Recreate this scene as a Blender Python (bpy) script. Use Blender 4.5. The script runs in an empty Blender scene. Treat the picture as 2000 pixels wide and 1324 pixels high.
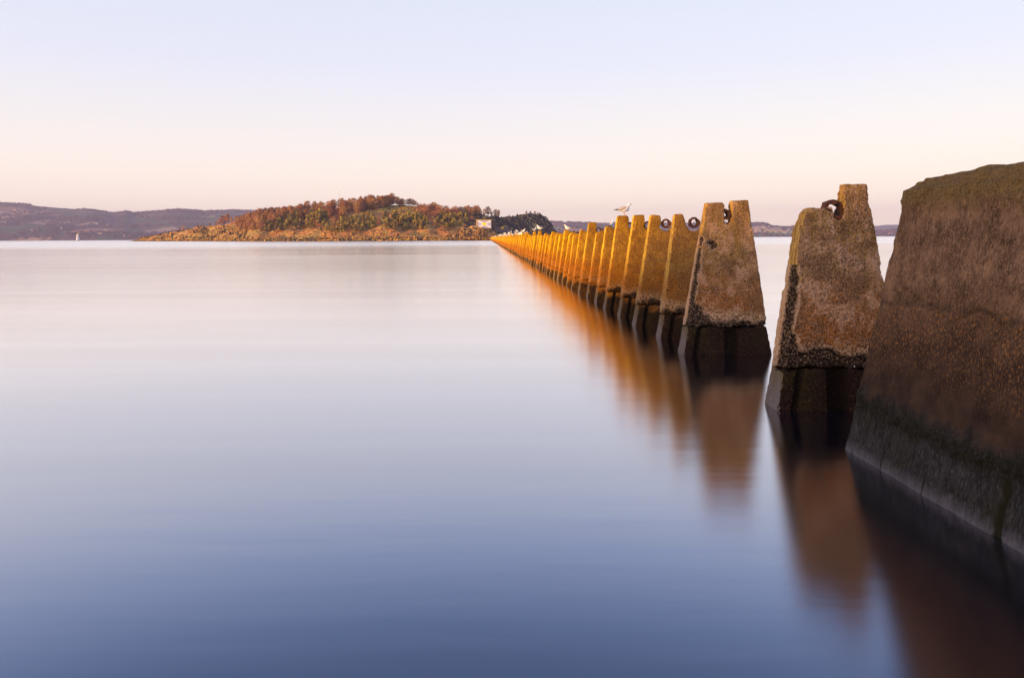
import bpy, bmesh, math, random
import numpy as np
from mathutils import Vector, noise, Matrix
rnd = random.Random(7)
D = bpy.data
scene = bpy.context.scene
COL = scene.collection

# ------------------------------------------------------------------ camera, sky, sun, exposure
F_PX = 1500.0; VPX, VPY = 950.0, 465.0; ROLL = 0.00497; CAM_H = 2.1
cam_d = D.cameras.new('camera'); cam = D.objects.new('camera', cam_d); COL.objects.link(cam)
cam_d.sensor_width = 36.0; cam_d.lens = 36.0 * F_PX / 2000.0
cam_d.shift_x = 0.025; cam_d.shift_y = -0.0985
cam_d.clip_start = 0.1; cam_d.clip_end = 40000
cam.location = (0, 0, CAM_H)
cam.rotation_euler = (math.radians(90), 0, 0)
cam.rotation_mode = 'XYZ'
cam.matrix_world = Matrix.Translation((0, 0, CAM_H)) @ Matrix.Rotation(ROLL, 4, 'Y') @ Matrix.Rotation(math.radians(90), 4, 'X')
scene.camera = cam

SUN_AZ = math.radians(60); SUN_EL = math.radians(5.0)      # azimuth measured from straight behind the camera towards the left
SUN_DIR = Vector((-math.sin(SUN_AZ) * math.cos(SUN_EL), -math.cos(SUN_AZ) * math.cos(SUN_EL), math.sin(SUN_EL)))
sun_d = D.lights.new('sun', 'SUN'); sun = D.objects.new('sun', sun_d); COL.objects.link(sun)
sun_d.energy = 5.0; sun_d.color = (1.0, 0.56, 0.16); sun_d.angle = math.radians(1.5)
sun.rotation_euler = (-SUN_DIR).to_track_quat('-Z', 'Y').to_euler()
sun.location = (-60, -60, 60)

world = D.worlds.new('World'); scene.world = world; world.use_nodes = True
wn = world.node_tree; wn.nodes.clear()
def W(t, **k):
    n = wn.nodes.new(t)
    for a, v in k.items(): setattr(n, a, v)
    return n
wo = W('ShaderNodeOutputWorld'); bg = W('ShaderNodeBackground'); wn.links.new(bg.outputs[0], wo.inputs[0])
tc = W('ShaderNodeTexCoord'); nrm = W('ShaderNodeVectorMath', operation='NORMALIZE'); wn.links.new(tc.outputs['Generated'], nrm.inputs[0])
sx = W('ShaderNodeSeparateXYZ'); wn.links.new(nrm.outputs[0], sx.inputs[0])
ramp = W('ShaderNodeValToRGB'); wn.links.new(sx.outputs[2], ramp.inputs[0])
stops = [(0.0, (1.38, 1.09, .85)), (.06, (1.14, .97, .85)), (.15, (.92, .865, .88)), (.215, (.80, .80, .93)), (.30, (.73, .765, .90)), (.36, (.50, .62, .98)), (.44, (.26, .39, .80)), (.49, (.145, .24, .54)), (1.0, (.2, .28, .6))]
cr = ramp.color_ramp
while len(cr.elements) < len(stops): cr.elements.new(0.5)
for e, (p, c) in zip(cr.elements, stops): e.position = p; e.color = (*c, 1)
nish = W('ShaderNodeTexSky'); nish.sky_type = 'NISHITA'; nish.sun_disc = False
nish.sun_elevation = SUN_EL; nish.sun_rotation = math.radians(180) + SUN_AZ
dt = W('ShaderNodeVectorMath', operation='DOT_PRODUCT'); wn.links.new(nrm.outputs[0], dt.inputs[0]); dt.inputs[1].default_value = SUN_DIR
mx = W('ShaderNodeMath', operation='MAXIMUM'); wn.links.new(dt.outputs['Value'], mx.inputs[0]); mx.inputs[1].default_value = 0
pw = W('ShaderNodeMath', operation='POWER'); wn.links.new(mx.outputs[0], pw.inputs[0]); pw.inputs[1].default_value = 3
gl = W('ShaderNodeMixRGB', blend_type='MIX'); wn.links.new(pw.outputs[0], gl.inputs[0]); gl.inputs[1].default_value = (0, 0, 0, 1); gl.inputs[2].default_value = (1.5, .95, .60, 1)
ns = W('ShaderNodeMixRGB', blend_type='MULTIPLY'); ns.inputs[0].default_value = 1; wn.links.new(nish.outputs[0], ns.inputs[1]); ns.inputs[2].default_value = (.05, .05, .05, 1)
a1 = W('ShaderNodeMixRGB', blend_type='ADD'); a1.inputs[0].default_value = 1; wn.links.new(ramp.outputs[0], a1.inputs[1]); wn.links.new(gl.outputs[0], a1.inputs[2])
a2 = W('ShaderNodeMixRGB', blend_type='ADD'); a2.inputs[0].default_value = 1; wn.links.new(a1.outputs[0], a2.inputs[1]); wn.links.new(ns.outputs[0], a2.inputs[2])
wn.links.new(a2.outputs[0], bg.inputs[0]); bg.inputs[1].default_value = 0.707

vs = scene.view_settings; vs.view_transform = 'Standard'; vs.look = 'None'; vs.gamma = 1; vs.exposure = 0.5; vs.use_curve_mapping = False
scene.render.engine = 'CYCLES'
cy = scene.cycles; cy.use_denoising = True; cy.max_bounces = 6; cy.volume_bounces = 0; cy.volume_max_steps = 16
cy.sample_clamp_indirect = 4.0
scene.render.resolution_x = 1024; scene.render.resolution_y = 677

# ------------------------------------------------------------------ pixel <-> world (photo of 2000x1324)
def W3(px, py, Y):
    u0, v0 = px - VPX, -(py - VPY)
    u = u0 * math.cos(ROLL) + v0 * math.sin(ROLL); v = -u0 * math.sin(ROLL) + v0 * math.cos(ROLL)
    return Vector((u / F_PX * Y, Y, CAM_H + v / F_PX * Y))
def proj(p):
    u = p[0] / p[1] * F_PX; v = (p[2] - CAM_H) / p[1] * F_PX
    return VPX + u * math.cos(ROLL) - v * math.sin(ROLL), VPY - (u * math.sin(ROLL) + v * math.cos(ROLL))
def interp(x, pts):
    return float(np.interp(x, [p[0] for p in pts], [p[1] for p in pts]))

# ------------------------------------------------------------------ object helpers
def link(o, parent=None):
    COL.objects.link(o)
    if parent is not None: o.parent = parent
    return o
def tag(o, label=None, cat=None, group=None, kind=None):
    if label: o['label'] = label
    if cat: o['category'] = cat
    if group: o['group'] = group
    if kind: o['kind'] = kind
    return o
def mesh_from(name, verts, faces, mats=(), fmat=None, smooth=False):
    me = D.meshes.new(name); me.from_pydata([tuple(v) for v in verts], [], faces)
    for m in mats: me.materials.append(m)
    if fmat is not None: me.polygons.foreach_set('material_index', fmat)
    if smooth: me.polygons.foreach_set('use_smooth', [True] * len(me.polygons))
    me.update(); return me
def mobj(name, me, parent=None): return link(D.objects.new(name, me), parent)
def empty(name, loc):
    o = D.objects.new(name, None); o.location = loc; o.empty_display_size = .3; return link(o)
def copy_tree(o, parent=None):
    c = o.copy(); COL.objects.link(c)
    if parent is not None: c.parent = parent
    for ch in KIDS.get(o, ()): copy_tree(ch, c)
    return c
KIDS = {}
class MB:
    def __init__(s): s.v = []; s.f = []; s.m = []
    def add(s, vs_, fs, m=0):
        b = len(s.v); s.v += [tuple(v) for v in vs_]; s.f += [tuple(b + i for i in f) for f in fs]; s.m += [m] * len(fs)
    def box(s, x0, x1, y0, y1, z0, z1, m=0):
        s.add([(x0,y0,z0),(x1,y0,z0),(x1,y1,z0),(x0,y1,z0),(x0,y0,z1),(x1,y0,z1),(x1,y1,z1),(x0,y1,z1)],
              [(0,3,2,1),(4,5,6,7),(0,1,5,4),(1,2,6,5),(2,3,7,6),(3,0,4,7)], m)
    def tube(s, pts, rads, n=6, m=0, cap=True):
        rings = []; P = [Vector(p) for p in pts]; b = len(s.v)
        for i, p in enumerate(P):
            d = (P[min(i+1, len(P)-1)] - P[max(i-1, 0)]).normalized()
            a = d.orthogonal().normalized() if i == 0 else (a - d * a.dot(d)).normalized()
            c = d.cross(a)
            for k in range(n):
                t = 2*math.pi*k/n; s.v.append(tuple(p + (a*math.cos(t) + c*math.sin(t)) * rads[i]))
        for i in range(len(P)-1):
            for k in range(n):
                k2 = (k+1) % n; s.f.append((b+i*n+k, b+i*n+k2, b+(i+1)*n+k2, b+(i+1)*n+k)); s.m.append(m)
        if cap:
            s.f.append(tuple(b+k for k in reversed(range(n)))); s.m.append(m)
            s.f.append(tuple(b+(len(P)-1)*n+k for k in range(n))); s.m.append(m)
    def mesh(s, name, mats, smooth=False): return mesh_from(name, s.v, s.f, mats, s.m, smooth)

# ------------------------------------------------------------------ material helpers
class NT:
    def __init__(s, name):
        s.m = D.materials.new(name); s.m.use_nodes = True; s.t = s.m.node_tree; s.t.nodes.clear()
        s.out = s.t.nodes.new('ShaderNodeOutputMaterial')
    def n(s, t, ins=None, **k):
        nd = s.t.nodes.new(t)
        for a, v in k.items(): setattr(nd, a, v)
        for i, v in (ins or {}).items(): s.set(nd, i, v)
        return nd
    def set(s, nd, i, v):
        if isinstance(v, bpy.types.NodeSocket): s.t.links.new(v, nd.inputs[i])
        elif isinstance(v, bpy.types.Node): s.t.links.new(v.outputs[0], nd.inputs[i])
        elif isinstance(v, tuple) and len(v) == 3 and nd.inputs[i].type == 'RGBA': nd.inputs[i].default_value = (*v, 1)
        else: nd.inputs[i].default_value = v
    def math(s, op, a, b=None, clamp=False):
        d = {0: a}
        if b is not None: d[1] = b
        return s.n('ShaderNodeMath', d, operation=op, use_clamp=clamp).outputs[0]
    def mix(s, f, a, b, mode='MIX'): return s.n('ShaderNodeMixRGB', {0: f, 1: a, 2: b}, blend_type=mode).outputs[0]
    def noise(s, vec, sc, det=3, rough=.55, col=False):
        nd = s.n('ShaderNodeTexNoise', {'Vector': vec, 'Scale': sc, 'Detail': det, 'Roughness': rough}); return nd.outputs[1 if col else 0]
    def rng(s, v, a, b, c=0., d=1.):
        return s.n('ShaderNodeMapRange', {0: v, 1: a, 2: b, 3: c, 4: d}).outputs[0]
    def vscale(s, vec, x, y, z): return s.n('ShaderNodeVectorMath', {0: vec, 1: (x, y, z)}, operation='MULTIPLY').outputs[0]
    def bsdf(s, **k):
        b = s.n('ShaderNodeBsdfPrincipled')
        for a, v in k.items(): s.set(b, a.replace('_', ' '), v)
        s.t.links.new(b.outputs[0], s.out.inputs[0]); return b
    def bump(s, h, st, dist): return s.n('ShaderNodeBump', {'Height': h, 'Strength': st, 'Distance': dist}).outputs[0]

def simple(name, c, rough=.8, var=.25, sc=3.0):
    t = NT(name); co = t.n('ShaderNodeTexCoord').outputs['Object']
    v = t.noise(co, sc, 4); col = t.mix(v, tuple(x*(1-var) for x in c), tuple(min(1, x*(1+var)) for x in c))
    t.bsdf(Base_Color=col, Roughness=rough); return t.m

def pylon_material(name, footing=False):
    t = NT(name); tcn = t.n('ShaderNodeTexCoord').outputs['Object']
    oi = t.n('ShaderNodeObjectInfo'); rv = t.math('MULTIPLY', oi.outputs['Random'], 37.0)
    off = t.n('ShaderNodeCombineXYZ', {0: rv, 1: rv, 2: 0.0}).outputs[0]
    co = t.n('ShaderNodeVectorMath', {0: tcn, 1: off}, operation='ADD').outputs[0]
    sp = t.n('ShaderNodeSeparateXYZ', {0: tcn}); x, z = sp.outputs[0], sp.outputs[2]
    gold = t.n('ShaderNodeSeparateColor', {0: oi.outputs['Color']}); g = gold.outputs[0]; pink = gold.outputs[1]
    nrm = t.n('ShaderNodeSeparateXYZ', {0: t.n('ShaderNodeNewGeometry').outputs['True Normal']})
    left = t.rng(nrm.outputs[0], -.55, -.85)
    big = t.noise(co, 1.6, 4); mid = t.noise(co, 6, 5); fine = t.noise(co, 38, 4, .7); sp2 = t.noise(co, 85, 2, .6)
    streak = t.noise(t.vscale(co, 14, 14, 1.6), 1.0, 4)
    er = t.n('ShaderNodeAttribute', attribute_name='erode_shade').outputs['Fac']
    # dry concrete with pinkish aggregate, ochre algae over the upper half
    base = t.mix(t.rng(mid, .35, .65), (.16, .065, .02), (.54, .28, .105))
    base = t.mix(t.math('MULTIPLY', pink, t.rng(big, .35, .62)), base, (.62, .34, .185))
    och = t.math('MULTIPLY', t.rng(streak, .38, .62), t.rng(z, 1.1, 2.4, .35, .95))
    base = t.mix(och, base, (.27, .145, .022))
    base = t.mix(t.math('MULTIPLY', t.rng(t.noise(co, 3.1, 4), .55, .66, 0., .75), t.rng(z, 1.5, 1.75)), base, (.12, .07, .018))
    base = t.mix(t.math('MULTIPLY', t.rng(t.noise(co, 2.4, 5), .44, .56, 0., .85), t.rng(z, 1.45, 1.05)), base, (.38, .13, .022))
    # gold film: lichen, with far sunlight put into its colour
    base = t.mix(t.math('MULTIPLY', g, t.rng(t.math('ADD', z, t.math('MULTIPLY', mid, .5)), .7, 1.3, .55, 1.)), base, t.mix(t.rng(mid, .35, .65), (.40, .165, .002), (.62, .33, .004)))
    base = t.mix(t.math('MULTIPLY', left, t.rng(z, .5, 1.1, .3, .9)), base, t.mix(g, (.56, .34, .06), (.88, .56, .006)))  # left faces yellower: sunlight from the left put into the colour
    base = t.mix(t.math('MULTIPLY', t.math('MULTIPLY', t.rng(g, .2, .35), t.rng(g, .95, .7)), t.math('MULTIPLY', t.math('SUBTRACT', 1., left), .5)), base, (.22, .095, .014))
    # rust-orange tidal zone
    zz = t.math('ADD', z, t.math('MULTIPLY', t.math('SUBTRACT', big, .5), .9))
    rust = t.math('MULTIPLY', t.rng(zz, 1.65, 1.0), t.rng(streak, .3, .55, .55, 1.))
    base = t.mix(rust, base, t.mix(t.rng(fine, .35, .65), t.mix(g, (.15, .042, .005), (.26, .07, .003)), t.mix(g, (.42, .14, .015), (.52, .19, .006))))
    pt = t.noise(co, 3.7, 6, .65)
    base = t.mix(t.math('MULTIPLY', t.rng(pt, .52, .56), t.rng(g, .0, .5, .7, .3)), base, (.17, .08, .028))
    base = t.mix(t.math('MULTIPLY', t.rng(pt, .46, .42), t.math('MULTIPLY', t.rng(g, .0, .3, .6, 0.), t.rng(z, .6, .7))), base, (.72, .42, .24))
    # aggregate speckle
    base = t.mix(t.rng(fine, .50, .40, 0., .78), base, (.045, .02, .008))
    base = t.mix(t.math('MULTIPLY', t.rng(sp2, .54, .64, 0., .6), t.rng(g, 0., .6, 1., .08)), base, (.80, .52, .33))
    lf = t.mix(t.rng(t.noise(t.vscale(co, 30, 30, 2.2), 1.0, 4), .38, .62), (.26, .125, .022), (.66, .37, .08))
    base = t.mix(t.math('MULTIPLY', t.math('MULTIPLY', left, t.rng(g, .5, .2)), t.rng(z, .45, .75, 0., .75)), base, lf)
    # pale barnacle crust just above the black weed
    z3 = t.math('ADD', z, t.math('MULTIPLY', t.math('SUBTRACT', mid, .5), .35))
    crust = t.math('MULTIPLY', t.rng(z3, .84, .72), t.rng(z3, .56, .62))
    base = t.mix(t.math('MULTIPLY', t.math('MULTIPLY', crust, t.rng(g, .3, .8, 1., .1)), t.rng(fine, .46, .54, 0., .8)), base, (.62, .42, .22))
    z3 = t.math('ADD', z3, t.math('ADD', t.math('MULTIPLY', t.rng(g, .3, .9), .20), t.math('MULTIPLY', t.math('MULTIPLY', t.math('SUBTRACT', big, .4), .5), t.rng(g, .1, .5)))); dark = t.rng(z3, .66, .52)
    dcol = t.mix(t.rng(fine, .40, .65), (.009, .005, .003), (.042, .02, .012))
    dcol = t.mix(t.math('MULTIPLY', t.rng(g, .3, .9), t.rng(mid, .4, .6, .2, 1.)), dcol, (.11, .048, .008))
    dcol = t.mix(t.rng(big, .5, .65, 0., .5), dcol, (.03, .026, .006))
    dcol = t.mix(t.rng(sp2, .63, .70, 0., .75), dcol, (.34, .15, .05))
    base = t.mix(dark, base, dcol)
    # grey silt on the water side
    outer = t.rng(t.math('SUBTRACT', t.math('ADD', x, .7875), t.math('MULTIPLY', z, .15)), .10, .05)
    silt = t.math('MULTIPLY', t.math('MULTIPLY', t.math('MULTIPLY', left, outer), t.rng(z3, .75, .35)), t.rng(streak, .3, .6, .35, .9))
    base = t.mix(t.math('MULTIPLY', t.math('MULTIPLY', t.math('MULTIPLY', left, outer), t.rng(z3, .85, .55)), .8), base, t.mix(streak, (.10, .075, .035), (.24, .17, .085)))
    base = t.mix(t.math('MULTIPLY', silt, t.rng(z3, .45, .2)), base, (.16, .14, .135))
    hal = t.n('ShaderNodeAttribute', attribute_name='halo').outputs['Fac']
    base = t.mix(t.math('MULTIPLY', t.math('MULTIPLY', t.rng(hal, .02, .5), t.rng(g, .15, .4, 1., .15)), t.rng(fine, .42, .5, 0., .8)), base, (.58, .37, .22))
    # weed-filled broken patches, plus shade painted into the footing grooves
    base = t.mix(t.math('MULTIPLY', t.rng(er, .05, .6), t.rng(fine, .72, .50, .1, .98)), base, (.014, .009, .005))
    h = t.math('ADD', t.math('MULTIPLY', fine, .6), t.math('MULTIPLY', sp2, .35))
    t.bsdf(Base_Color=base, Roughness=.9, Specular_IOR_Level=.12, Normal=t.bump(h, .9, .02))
    return t.m

def wall_material():
    t = NT('weathered_wall_concrete'); co = t.n('ShaderNodeTexCoord').outputs['Object']
    sp = t.n('ShaderNodeSeparateXYZ', {0: co}); x, y, z = sp.outputs
    big = t.noise(co, 1.1, 4); mid = t.noise(co, 5, 5); fine = t.noise(co, 45, 4, .7); sp2 = t.noise(co, 60, 3, .7); grain = t.noise(t.vscale(co, 55, 55, 16), 1.0, 3, .6)
    streak = t.noise(t.vscale(co, 16, 16, 1.6), 1.0, 5, .65)
    drip = t.noise(t.vscale(co, 95, 95, 30), 1.0, 2)
    base = t.mix(t.rng(mid, .3, .7), (.10, .053, .023), (.32, .175, .085))
    base = t.mix(t.rng(streak, .50, .64, 0., .45), base, (.05, .03, .017))
    base = t.mix(t.rng(sp2, .53, .66, 0., .85), base, (.44, .26, .15))
    base = t.mix(t.rng(fine, .42, .32, 0., .6), base, (.025, .014, .009))
    base = t.mix(t.rng(grain, .56, .68, 0., .6), base, (.44, .25, .125))
    base = t.mix(t.rng(grain, .44, .34, 0., .55), base, (.04, .02, .009))
    base = t.mix(t.rng(t.noise(co, 11, 5, .7), .54, .64, 0., .45), base, (.055, .034, .018))
    zb = t.math('ADD', z, t.math('MULTIPLY', t.math('SUBTRACT', big, .5), .7))
    low = t.rng(zb, 1.75, 1.05, 0., .92)
    base = t.mix(low, base, t.mix(t.rng(mid, .3, .7), (.027, .015, .009), (.066, .037, .021)))
    # orange growth in short drips
    band = t.math('MULTIPLY', t.rng(zb, 1.75, 1.35), t.rng(zb, .75, 1.05))
    base = t.mix(t.math('MULTIPLY', band, t.rng(drip, .57, .66, 0., .9)), base, (.46, .19, .05))
    # moss on the cap
    zc = t.math('ADD', z, t.math('MULTIPLY', t.math('SUBTRACT', mid, .5), .12))
    base = t.mix(t.rng(zc, 2.32, 2.46, 0., .75), base, t.mix(t.rng(fine, .35, .65), (.05, .037, .01), (.23, .165, .06)))
    # horizontal pour joint
    jz = t.math('ADD', z, t.math('MULTIPLY', t.math('SUBTRACT', t.noise(co, 1.7, 5), .5), .35))
    j = t.math('SUBTRACT', 1.0, t.math('MULTIPLY', t.math('ABSOLUTE', t.math('SUBTRACT', jz, 1.5)), 22.0), True)
    base = t.mix(t.math('MULTIPLY', j, t.rng(mid, .4, .6, .1, .8)), base, (.04, .027, .018))
    # black growth line, slate foot, silt at the water
    z4 = t.math('ADD', z, t.math('MULTIPLY', t.math('SUBTRACT', mid, .5), .30))
    foot = t.rng(z4, .64, .52)
    slate = t.mix(t.rng(streak, .35, .65), (.016, .014, .012), (.046, .042, .036))
    slate = t.mix(t.rng(grain, .5, .66, 0., .7), slate, (.09, .082, .075)); slate = t.mix(t.rng(fine, .45, .34, 0., .8), slate, (.008, .007, .005))
    slate = t.mix(t.rng(t.noise(co, 2.3, 4), .5, .68, 0., .55), slate, (.02, .024, .006))
    base = t.mix(foot, base, slate)
    bl = t.math('MULTIPLY', t.rng(z4, .60, .52), t.rng(z4, .34, .42))
    base = t.mix(t.math('MULTIPLY', bl, t.rng(fine, .6, .45, .4, .97)), base, (.016, .015, .006))
    silt = t.math('MULTIPLY', t.rng(t.math('ADD', z, t.math('MULTIPLY', t.math('SUBTRACT', streak, .5), .26)), .11, -.02), .8)
    base = t.mix(silt, base, t.mix(fine, (.09, .082, .085), (.21, .195, .20)))
    # two vertical weed-filled cracks near the water
    def crack(yy, w, top):
        d = t.math('ABSOLUTE', t.math('SUBTRACT', t.math('ADD', y, t.math('MULTIPLY', t.math('SUBTRACT', mid, .5), .12)), yy))
        return t.math('MULTIPLY', t.rng(d, w, w*.5), t.rng(z, top, top-.06))
    base = t.mix(crack(5.36, .05, .45), base, (.02, .018, .008)); base = t.mix(crack(6.92, .014, .42), base, (.02, .015, .01))
    base = t.mix(crack(6.25, .012, .22), base, (.02, .015, .01))
    h = t.math('ADD', t.math('MULTIPLY', fine, .7), t.math('MULTIPLY', sp2, .3))
    t.bsdf(Base_Color=base, Roughness=.9, Specular_IOR_Level=.1, Normal=t.bump(h, 1., .03))
    return t.m

def rust_mat():
    t = NT('flaking_rust'); co = t.n('ShaderNodeTexCoord').outputs['Object']
    v = t.math('SUBTRACT', t.noise(co, 22, 5, .7), t.math('MULTIPLY', t.n('ShaderNodeObjectInfo').outputs['Random'], .14))
    t.bsdf(Base_Color=t.mix(t.rng(v, .35, .65), (.035, .014, .008), (.27, .075, .02)), Roughness=.9, Normal=t.bump(v, .8, .02)); return t.m

def water_material():
    t = NT('calm_sea'); co = t.n('ShaderNodeTexCoord').outputs['Object']
    sp = t.n('ShaderNodeSeparateXYZ', {0: co}); y = sp.outputs[1]
    w1 = t.noise(t.vscale(co, .10, .55, 1), 1.0, 4, .6); w2 = t.noise(t.vscale(co, .5, 2.4, 1), 1.0, 3, .55)
    w3 = t.noise(t.vscale(co, .004, .02, 1), 1.0, 4, .6)
    h = t.math('ADD', t.math('MULTIPLY', w1, .8), t.math('MULTIPLY', w2, .2))
    bmp = t.bump(h, 1.0, .006)
    fres = t.math('MULTIPLY', t.math('POWER', t.n('ShaderNodeLayerWeight', {'Blend': .5}).outputs['Facing'], 1.95), 1.12, True)
    rough = t.rng(w3, .35, .65, .16, .205)
    w4 = t.noise(t.vscale(co, .025, .30, 1), 1.0, 4, .6); fres = t.math('MULTIPLY', fres, t.rng(w4, .3, .7, .955, 1.03), True)
    far = t.rng(t.math('ADD', y, t.math('MULTIPLY', w3, 60.)), 215., 275.)
    rough = t.math('ADD', rough, t.math('MULTIPLY', far, .09))
    gl = t.n('ShaderNodeBsdfGlossy', {'Color': (1., .985, 1.0), 'Roughness': rough, 'Normal': bmp}, distribution='BECKMANN')
    df = t.n('ShaderNodeBsdfDiffuse', {'Color': (.002, .003, .010)})
    mixs = t.n('ShaderNodeMixShader', {0: fres, 1: df, 2: gl})
    t.t.links.new(mixs.outputs[0], t.out.inputs[0]); return t.m

def island_material():
    t = NT('island_turf_and_rock'); co = t.n('ShaderNodeTexCoord').outputs['Object']
    z = t.n('ShaderNodeSeparateXYZ', {0: co}).outputs[2]
    nz = t.n('ShaderNodeSeparateXYZ', {0: t.n('ShaderNodeNewGeometry').outputs['Normal']}).outputs[2]
    a = t.noise(co, .02, 5, .6); b = t.noise(co, .09, 5, .65); c = t.noise(co, .4, 3)
    base = t.mix(t.rng(a, .42, .58), (.52, .20, .04), (.58, .36, .07))
    base = t.mix(t.rng(b, .50, .62, 0., .8), base, (.20, .18, .035))
    base = t.mix(t.rng(c, .60, .70, 0., .7), base, (.05, .035, .02))
    rock = t.mix(t.rng(c, .4, .6), (.07, .045, .03), (.50, .32, .13))
    base = t.mix(t.rng(t.math('ADD', nz, t.math('MULTIPLY', b, .2)), .93, .86, 0., .8), base, rock)
    weed = t.mix(t.rng(c, .42, .55), (.07, .035, .01), (.72, .38, .03))
    base = t.mix(t.rng(t.math('ADD', z, t.math('MULTIPLY', b, 3.)), 5.0, 3.6, 0., .9), base, weed)
    base = t.mix(t.rng(z, .9, .5), base, (.03, .02, .012))
    t.bsdf(Base_Color=base, Roughness=.95); return t.m

def hill_material():
    t = NT('farmland_hills'); co = t.n('ShaderNodeTexCoord').outputs['Object']
    v = t.n('ShaderNodeTexVoronoi', {'Vector': t.vscale(co, .0035, .0022, 0), 'Scale': 1.0, 'Randomness': .9}, feature='F1')
    vc = t.n('ShaderNodeSeparateColor', {0: v.outputs['Color']})
    e = t.n('ShaderNodeTexVoronoi', {'Vector': t.vscale(co, .0035, .0022, 0), 'Scale': 1.0, 'Randomness': .9}, feature='DISTANCE_TO_EDGE').outputs['Distance']
    r = vc.outputs[0]
    base = t.mix(t.rng(r, .3, .34), (.13, .18, .035), (.32, .16, .08))
    base = t.mix(t.rng(r, .62, .66), base, (.06, .085, .03))
    base = t.mix(t.rng(vc.outputs[1], .8, .82), base, (.42, .26, .15))
    wood = t.rng(t.noise(co, .003, 5, .6), .49, .53)
    wc = t.mix(t.rng(t.noise(co, .03, 4), .4, .6), (.04, .025, .02), (.13, .065, .04))
    base = t.mix(wood, base, wc)
    base = t.mix(t.rng(e, .06, .03, 0., .7), base, (.05, .032, .025))
    t.bsdf(Base_Color=base, Roughness=1.0); return t.m

def leaf_mat(name, c1, c2, sc=.5, lo=.35, hi=.65):
    t = NT(name); co = t.n('ShaderNodeTexCoord').outputs['Object']
    oi = t.n('ShaderNodeObjectInfo').outputs['Random']
    v = t.noise(co, sc, 3)
    col = t.mix(t.rng(v, lo, hi), c1, c2)
    hs = t.n('ShaderNodeHueSaturation', {'Color': col, 'Value': t.rng(oi, 0, 1, .78, 1.2), 'Hue': t.rng(oi, 0, 1, .485, .515)})
    t.bsdf(Base_Color=hs.outputs[0], Roughness=.9); return t.m

M = dict(
    pylon=pylon_material('weathered_pylon_concrete'), wall=wall_material(), rust=rust_mat(), water=water_material(),
    island=island_material(), hill=hill_material(),
    twig=leaf_mat('bare_twigs', (.20, .085, .03), (.52, .25, .09)), twigred=leaf_mat('red_twigs', (.22, .08, .035), (.50, .20, .08)),
    bark=simple('bark', (.20, .11, .06)), pine=leaf_mat('pine_needles', (.05, .045, .01), (.46, .31, .04), .35),
    darkpine=leaf_mat('dark_needles', (.018, .022, .012), (.05, .05, .02)),  # dark needles: shade of the island's right end put into the colour
    gorse=leaf_mat('bracken', (.13, .05, .015), (.46, .22, .04), .3, .42, .68), rock=leaf_mat('shore_rock', (.03, .018, .01), (.62, .33, .045), .45, .46, .66), scrub=leaf_mat('dark_scrub', (.018, .015, .012), (.06, .035, .022)),  # scrub: hillside shade put into its near-black colour
    farwood=leaf_mat('far_wood', (.04, .027, .025), (.15, .075, .05), .02),
    white=simple('white_feathers', (.82, .78, .74), .7, .05), grey=simple('grey_wing', (.50, .44, .40), .7, .15, 30), black=simple('black_wingtip', (.03, .03, .03)),
    beak=simple('yellow_beak', (.75, .45, .05)), leg=simple('pink_leg', (.55, .33, .25)), eye=simple('dark_eye', (.02, .02, .02), .3),
    render=simple('pale_wall_paint', (.52, .42, .36), .8, .1), slate=simple('slate_roof', (.16, .12, .12)), tile=simple('red_tile_roof', (.32, .14, .09)),
    wpaint=simple('white_paint', (.88, .86, .86), .6, .04), purple=simple('grey_purple_paint', (.50, .45, .60), .7, .12, 1.2), yellow=simple('yellow_paint', (.95, .80, .01), .6, .04),
    redpaint=simple('red_paint', (.6, .09, .04)), bunker=simple('bunker_concrete', (.30, .20, .10), .9, .3, 1.0), darkgap=simple('dark_opening', (.02, .017, .015)),
    steel=simple('grey_steel', (.3, .28, .28), .5), orange=simple('lit_orange', (.85, .48, .06)))  # orange: light put into the colour of the lit panel and sunlit parapet

# ------------------------------------------------------------------ water
wm = mesh_from('water', [(-8900, -290, 0), (8900, -290, 0), (8900, 9400, 0), (-8900, 9400, 0)], [(0, 1, 2, 3)], [M['water']])
tag(mobj('water', wm), kind='structure')

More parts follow.
